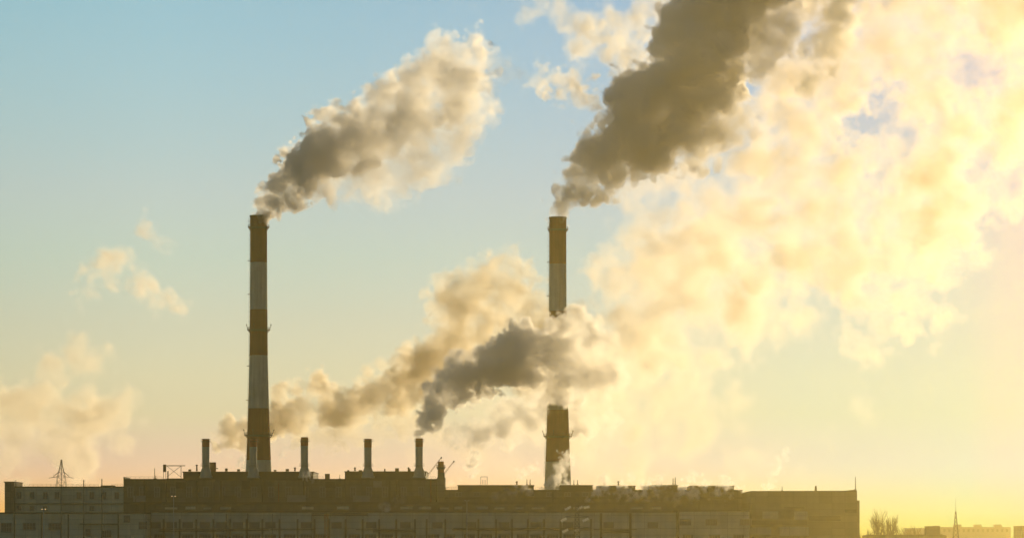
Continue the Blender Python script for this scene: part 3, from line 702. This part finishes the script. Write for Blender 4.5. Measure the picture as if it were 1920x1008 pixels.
def smoke(name, label, cat, Y, curves, dens, vs, edge=1.5, billow=(14, 4, .16), wisp=0.0, wisp_scale=30, lump=0.4, lump_scale=24,
          levels=((.35, .6, 8), (.3, .6, 6)), flat=1.0, g_=0.55, col=(.97, .96, .94), seed=0, holes=(), group=None):
    """billowing plume: curves = lists of (px, py, radius px[, depth offset m[, weight]]) in the vertical plane at distance Y.
    Every curve is filled with big puffs, each puff carries smaller puffs; the distance field is roughened into cauliflower
    bumps of falling size (billow = longest wave m, octaves, height/wave) and torn by fractal noise (wisp)."""
    r = np.random.default_rng(seed); sph = []
    for cv in curves:
        c = np.array([list(q)+[0, 1][len(q)-3:] for q in cv], float)
        pts = []
        for a, b in zip(c, c[1:]):
            d = math.hypot(*(b-a)[:2]); m_ = max(1, int(d/(0.36*(a[2]+b[2])/2)))
            pts += [a+(b-a)*i/m_ for i in range(m_)]
        pts.append(c[-1])
        for q in pts:
            p = np.array(P(q[0], q[1], Y))+np.array([0, q[3], 0]); R_ = q[2]*Y/FPX
            for _ in range(3):
                o = r.normal(size=3); o /= np.linalg.norm(o); rr = R_*r.uniform(.45, .72)
                sph.append((p+o*(R_-rr)*r.uniform(.5, 1)*np.array([1, flat, 1]), rr, q[4]))
    cur = list(sph)
    bc = np.array([q[0] for q in sph]); br = np.array([q[1] for q in sph]); iv = np.array([1, 1/flat, 1])
    for li, (lo, hi, num) in enumerate(levels):
        nxt = []
        for c, rr, wt in cur:
            for _ in range(num):
                o = r.normal(size=3); o /= np.linalg.norm(o); p = c+o*rr*.92*np.array([1, flat, 1]); r2 = rr*r.uniform(lo, hi)
                if r2 < vs*.8 or (br-np.sqrt((((bc-p)*iv)**2).sum(1))).max() > r2*.7: continue      # buried inside the big puffs
                nxt.append((p, r2, wt))
        sph += nxt; cur = nxt
    cs = np.array([s_[0] for s_ in sph]); rs = np.array([s_[1] for s_ in sph]); ws = np.array([s_[2] for s_ in sph])
    pad = billow[0]*billow[2]*2.0+edge+wisp
    fl = np.array([1, flat, 1])
    mn = (cs-rs[:, None]*fl).min(0)-pad; mx = (cs+rs[:, None]*fl).max(0)+pad
    dims = np.ceil((mx-mn)/vs).astype(int)+1
    f = np.full(dims[::-1], -1e3, np.float32); wgt = np.zeros(dims[::-1], np.float32)
    for p, rr, wt in zip(cs, rs, ws):
        ex = fl*(rr+pad)
        a = np.maximum(((p-ex-mn)/vs).astype(int), 0); b = np.minimum(((p+ex-mn)/vs).astype(int)+2, dims)
        xx = mn[0]+vs*np.arange(a[0], b[0])-p[0]; yy = (mn[1]+vs*np.arange(a[1], b[1])-p[1])/flat; zz = mn[2]+vs*np.arange(a[2], b[2])-p[2]
        d = (rr-np.sqrt(xx[None, None, :]**2+yy[None, :, None]**2+zz[:, None, None]**2)).astype(np.float32)
        v = f[a[2]:b[2], a[1]:b[1], a[0]:b[0]]; u = wgt[a[2]:b[2], a[1]:b[1], a[0]:b[0]]
        hit = d > v; v[hit] = d[hit]; u[hit] = wt
    co = [mn[i]+vs*np.arange(dims[i]) for i in range(3)]
    def nz(a, wave, cells, off): k_ = cells/wave; return sample_noise(a, co[2]*k_+off, co[1]*k_+off*1.7, co[0]*k_+off*2.3)
    wave, octs, hgt = billow
    for i in range(octs):
        if wave < 2.2*vs: break
        f += wave*hgt*(np.abs(nz(BAND, wave, 18, seed*3.1+i*17))-0.62)
        wave *= 0.52
    if wisp: f += wisp*nz(FRACTAL, wisp_scale, 40, seed*13.1)
    for hx, hy, hr, soft in holes:
        c = P(hx, hy, Y); kx = Y/FPX
        dd = np.sqrt((co[0][None, None, :]-c.x)**2+(co[2][:, None, None]-c.z)**2)+0*co[1][None, :, None]
        dd = dd+5*nz(FRACTAL, 22, 40, 3.3)+3*nz(FRACTAL, 8, 40, 5.1)
        f -= np.clip((hr*kx+soft-dd)/soft, 0, 1).astype(np.float32)*40
    den = np.clip(f/edge, 0, 1)
    den = den*den*(3-2*den)*wgt
    if lump: den *= np.clip(1+lump*nz(FRACTAL, lump_scale, 40, seed*3.3+80), 0.02, 3)
    o = voxel_volume(name, den, mn, vs, smoke_mat(dens, g_, col))
    return tag(o, label, cat, group, 'stuff')

SMOKES = True
if SMOKES:
    SM = dict(group='steam puffs over the roofs', edge=1.2, billow=(6, 4, .2), lump=.5, lump_scale=8)
    smoke('smoke_plume', 'curling cream and grey smoke plume leaving the left tall chimney', 'smoke', 1615,
          [[(487, 399, 13, 0, 1.3), (500, 386, 18, 0, 1.5), (520, 372, 25, 0, 1.5), (548, 346, 38, 0, 1.6), (596, 300, 56, 0, 1.3), (650, 264, 70, 0, .7), (720, 240, 84, 0, .34), (790, 195, 90, 0, .25), (850, 150, 78, 0, .24), (892, 104, 48, 0, .24)],
           [(600, 345, 34, 8, .3), (650, 335, 44, 10, .18), (700, 325, 60, 12, .13), (760, 300, 68, 12, .12), (830, 255, 72, 12, .12), (878, 195, 58, 12, .14)],
           [(925, 120, 32, 0, .06), (965, 145, 24, 0, .04)]],
          .30, .42, .9, (13, 4, .17), 1.0, 12, .5, 24, seed=3, g_=.62)
    smoke('smoke_plume', 'heavy dark olive smoke plume leaving the right tall chimney', 'smoke', 1615,
          [[(1047, 403, 13), (1058, 386, 20), (1075, 366, 30), (1105, 340, 46), (1145, 300, 64), (1190, 258, 84), (1240, 210, 100), (1290, 155, 112), (1325, 95, 116), (1345, 40, 112), (1365, -30, 116)],
           [(1300, 262, 52, 0, .6), (1345, 245, 48, 0, .5), (1395, 225, 36, 0, .35)], [(1420, 110, 60, 0, .25), (1430, 60, 60, 0, .3), (1450, -10, 60, 0, .3)]],
          .25, .5, 1.2, (17, 4, .17), .6, 14, .55, 26, seed=5)
    smoke('smoke_plume', 'dark blue grey plume drifting across the right tall chimney', 'smoke', 1542,
          [[(795, 803, 10, 0, .6), (801, 788, 17), (818, 760, 31), (845, 733, 43), (885, 704, 50), (930, 688, 54), (975, 664, 56), (1022, 672, 58, 0, .6), (1070, 660, 56, 0, .32)], [(966, 634, 30), (990, 640, 30)],
           [(1040, 625, 22, 0, .6), (1062, 602, 24, 0, .5), (1082, 606, 30, 0, .4), (1115, 640, 46, 0, .22), (1130, 700, 52, 0, .2), (1085, 722, 38, 0, .5), (1040, 728, 32, 0, .6), (1010, 735, 24, 0, .25)], [(1120, 770, 26, 0, .12), (1135, 790, 18, 0, .15)]],
          .4, .42, 1.1, (12, 4, .17), .9, 14, .4, 20, seed=9)
    smoke('smoke_bank', 'long bank of golden brown smoke rising behind the left tall chimney', 'smoke', 2120,
          [[(415, 838, 16, 0, 1.6), (450, 815, 28, 0, 1.6), (500, 800, 34, 0, 1.5), (550, 775, 44, 0, 1.4), (590, 755, 48, 0, 1.3), (650, 772, 44), (700, 752, 50), (760, 728, 60), (820, 690, 68, 0, .9), (870, 625, 76, 0, .7), (905, 555, 74, 0, .5), (935, 510, 58, 0, .45)],
           [(965, 560, 60, 0, .45), (1005, 620, 70, 0, .5), (960, 680, 66, 0, .6)], [(560, 812, 24, 0, .5), (640, 815, 26, 0, .5), (720, 800, 38, 0, .5), (780, 780, 36, 0, .6)]],
          .09, .8, 2.8, (24, 4, .17), 2.2, 24, .5, 40, seed=12, col=(.97, .91, .79))
    smoke('smoke_band', 'thin grey brown smoke band low beside the right tall chimney', 'smoke', 1720,
          [[(850, 825, 20), (900, 808, 32), (960, 790, 40), (1020, 782, 40), (1090, 788, 30), (1135, 798, 14)]],
          .10, .7, 2.6, (14, 4, .17), 2.2, 18, .5, 30, seed=14)
    smoke('steam_cloud', 'vast cream steam cloud filling the right half of the sky', 'steam', 1950,
          [[(1085, 885, 40, 0, .7), (1110, 800, 62, 0, .8), (1150, 700, 84), (1200, 610, 100), (1270, 510, 118), (1350, 410, 128), (1440, 320, 132), (1530, 220, 124), (1620, 100, 124), (1760, 50, 130), (1900, 10, 140)],
           [(1290, 640, 90, 0, .7), (1400, 540, 112), (1530, 480, 126), (1660, 420, 130), (1790, 320, 134), (1910, 200, 120)], [(1700, 555, 74), (1756, 592, 48)], [(1635, 620, 56, 0, .7)], [(1440, 100, 120), (1500, 10, 110)],
           [(1160, 540, 60), (1200, 500, 60)], [(1180, 400, 60, 0, .5), (1230, 330, 70, 0, .7)], [(1640, 745, 30, 0, .25), (1625, 780, 26, 0, .2)], [(1330, 700, 60, 0, .5)], [(1700, 190, 80), (1760, 190, 90)], [(1880, 110, 90), (1930, 180, 100)], [(1480, 400, 120), (1560, 330, 110)], [(1420, 240, 80, 0, .7), (1380, 320, 80, 0, .8)], [(1580, 140, 70), (1690, 260, 90)]],
          .032, 1.2, 7.0, (30, 5, .13), 4.5, 30, .5, 50, flat=.6, seed=20, col=(.97, .92, .85),
          holes=((1598, 250, 0, 10), (1616, 240, 3, 10), (1636, 220, 0, 10), (1652, 196, 0, 10)))
    smoke('steam_veil', 'thin glowing veil of steam drifting low behind the right tall chimney', 'steam', 2300,
          [[(1120, 800, 90), (1180, 700, 120), (1240, 580, 130), (1330, 480, 130), (1420, 560, 110)], [(1260, 740, 110), (1180, 850, 80), (1080, 880, 60)], [(940, 810, 60, 0, .9), (1030, 780, 80), (1100, 830, 80)], [(740, 830, 50, 0, .8), (860, 840, 60, 0, .8)], [(1400, 860, 60, 0, .5), (1500, 880, 50, 0, .4)], [(1000, 860, 60, 0, .7), (900, 840, 60, 0, .7)]],
          .014, 2.0, 16.0, (50, 4, .12), 9.0, 60, .6, 50, flat=.6, seed=21, col=(.97, .90, .78))
    smoke('smoke_wisp', 'olive smoke streak hanging in the steam at the upper right', 'smoke', 1700,
          [[(1580, -10, 46), (1560, 40, 44), (1535, 100, 34), (1518, 160, 20)]], .12, .9, 4.0, (14, 4, .17), 3.0, 22, .5, 30, seed=23)
    smoke('smoke_wisp', 'torn cream and grey wisps between the two great plumes', 'smoke', 2150,
          [[(1060, 30, 40, 0, .6), (1120, 60, 56), (1180, 90, 62), (1215, 150, 50)], [(1230, 20, 50)], [(1000, 10, 30, 0, .6)]], .045, 1.0, 9.0, (16, 4, .1), 6.0, 34, .6, 30, seed=25)
    smoke('smoke_wisp', 'small grey smoke shred left of the dark olive plume', 'smoke', 1680,
          [[(1015, 145, 20, 0, .6), (1050, 158, 28), (1085, 172, 32), (1110, 185, 22)]], .11, .7, 4.0, (12, 4, .17), 3.0, 18, .6, 20, seed=27)
    smoke('steam_cloud', 'soft peach steam cloud low at the left edge', 'steam', 2100,
          [[(20, 750, 60)], [(0, 810, 80)], [(110, 715, 65)], [(175, 690, 50)], [(180, 760, 72)], [(100, 820, 90)], [(225, 765, 46)], [(215, 830, 45)], [(20, 880, 70)], [(150, 880, 60)], [(50, 670, 24, 0, .5)], [(60, 770, 90)], [(150, 800, 80)], [(-10, 740, 60)], [(150, 690, 60)]],
          .065, 1.3, 12.0, (36, 4, .09), 4.0, 40, .35, 60, flat=.6, seed=31, g_=.68, col=(.97, .92, .82))
    smoke('smoke_wisp', 'pale arched wisp above the left steam cloud', 'smoke', 2100,
          [[(156, 562, 22), (172, 525, 30), (208, 508, 34), (248, 515, 36), (275, 548, 36), (305, 565, 30), (338, 572, 22)]], .07, .9, 8.0, (14, 4, .10), 2.8, 36, .4, 30, seed=33, g_=.68, col=(.97, .93, .86))
    smoke('smoke_wisp', 'tiny faint wisp highest above the left steam cloud', 'smoke', 2100,
          [[(272, 425, 14), (295, 442, 18), (320, 450, 14)]], .06, .9, 8.0, (10, 3, .08), 4.0, 26, .5, 30, seed=35)
    smoke('steam_puff', 'bright steam puff climbing the foot of the right tall chimney', 'steam', 1590,
          [[(1032, 915, 11), (1042, 898, 13), (1052, 880, 13), (1060, 862, 11), (1063, 848, 7)], [(1060, 905, 9)]], .22, .32, seed=41, **SM)
    smoke('steam_puff', 'grey puff standing above the roof left of the right tall chimney', 'steam', 1620,
          [[(880, 885, 9), (886, 868, 15), (893, 852, 9)]], .2, .35, seed=43, **SM)
    smoke('steam_puff', 'small grey shred nearest the left foot of the right tall chimney', 'steam', 1620,
          [[(975, 886, 9), (990, 880, 7), (1012, 878, 6)]], .12, .35, seed=45, **SM)
    smoke('steam_puff', 'little dark puff at the left foot of the left tall chimney', 'steam', 1640,
          [[(452, 870, 10), (466, 866, 8)]], .2, .35, seed=47, **SM)
    smoke('steam_puff', 'small brown puff left of the middle small chimney', 'steam', 1640,
          [[(530, 848, 9), (545, 838, 10), (558, 832, 8)]], .12, .35, seed=49, **SM)
    smoke('roof_steam', 'golden steam pouring over the stepped roof right of the hidden chimney', 'steam', 1526,
          [[(1110, 928, 6), (1122, 920, 9), (1135, 910, 9, 0, .6), (1146, 902, 6, 0, .4)], [(1158, 922, 6), (1170, 915, 8), (1182, 904, 7, 0, .5)], [(1183, 940, 4), (1196, 928, 8), (1212, 916, 10), (1228, 904, 8, 0, .5)], [(1266, 940, 4), (1274, 926, 6), (1288, 908, 6), (1298, 894, 5, 0, .4)],
           [(1300, 926, 7), (1312, 916, 9), (1326, 908, 8, 0, .6)], [(1345, 922, 7), (1362, 914, 9), (1378, 906, 7, 0, .5)], [(1222, 934, 5, 0, .5), (1240, 930, 7, 0, .5), (1256, 922, 6, 0, .4)]], .35, .32, 1.6, (5, 4, .22), 1.6, 9, .7, 8, seed=51)
    smoke('steam_puff', 'slanting thin steam trail rising from the ochre block roof', 'steam', 1510,
          [[(1412, 935, 6), (1428, 925, 8), (1440, 912, 9), (1450, 890, 8, 0, .6), (1462, 868, 8, 0, .5), (1478, 845, 7, 0, .6)]], .12, .35, seed=53, **SM)
    smoke('steam_puff', 'golden shred on the edge of the roof left of the hidden chimney', 'steam', 1528,
          [[(972, 922, 6), (985, 916, 7), (994, 920, 5)], [(930, 930, 6, 0, .4), (950, 926, 6, 0, .4)]], .16, .35, seed=55, **SM)
    smoke('steam_puff', 'golden shred at the foot of the small chimney on the longer roof house', 'steam', 1530,
          [[(575, 885, 4), (580, 892, 6), (585, 897, 5)]], .2, .3, seed=57, **SM)
    smoke('steam_puff', 'small brown shred drifting off the foot of the stub stack', 'steam', 1545,
          [[(838, 912, 5), (848, 906, 7), (860, 898, 6, 0, .6)]], .14, .35, seed=63, **SM)
    smoke('steam_puff', 'thin pale trail low on the facade left of the steaming roof', 'steam', 1526,
          [[(932, 934, 5, 0, .5), (945, 928, 8, 0, .5), (962, 922, 7, 0, .4)]], .14, .35, seed=65, **SM)
    smoke('steam_puff', 'pale steam puff before the clerestory of the front hall', 'steam', 1476,
          [[(718, 958, 5), (724, 950, 7), (735, 945, 5, 0, .5), (760, 938, 6, 0, .25)]], .16, .35, seed=59, **SM)

# ------------------------------------------------------------------ haze over the whole place
HAZE_DENSITY, HAZE_G = 0.000072, 0.9
hz = MB().box(-2500, 2500, -60, 2720, -1, 520).build('haze', smoke_mat(HAZE_DENSITY, HAZE_G, (1, .84, .31)))
hz['kind'] = 'stuff'; hz['label'] = 'golden winter haze over the whole plant'; hz['category'] = 'haze'
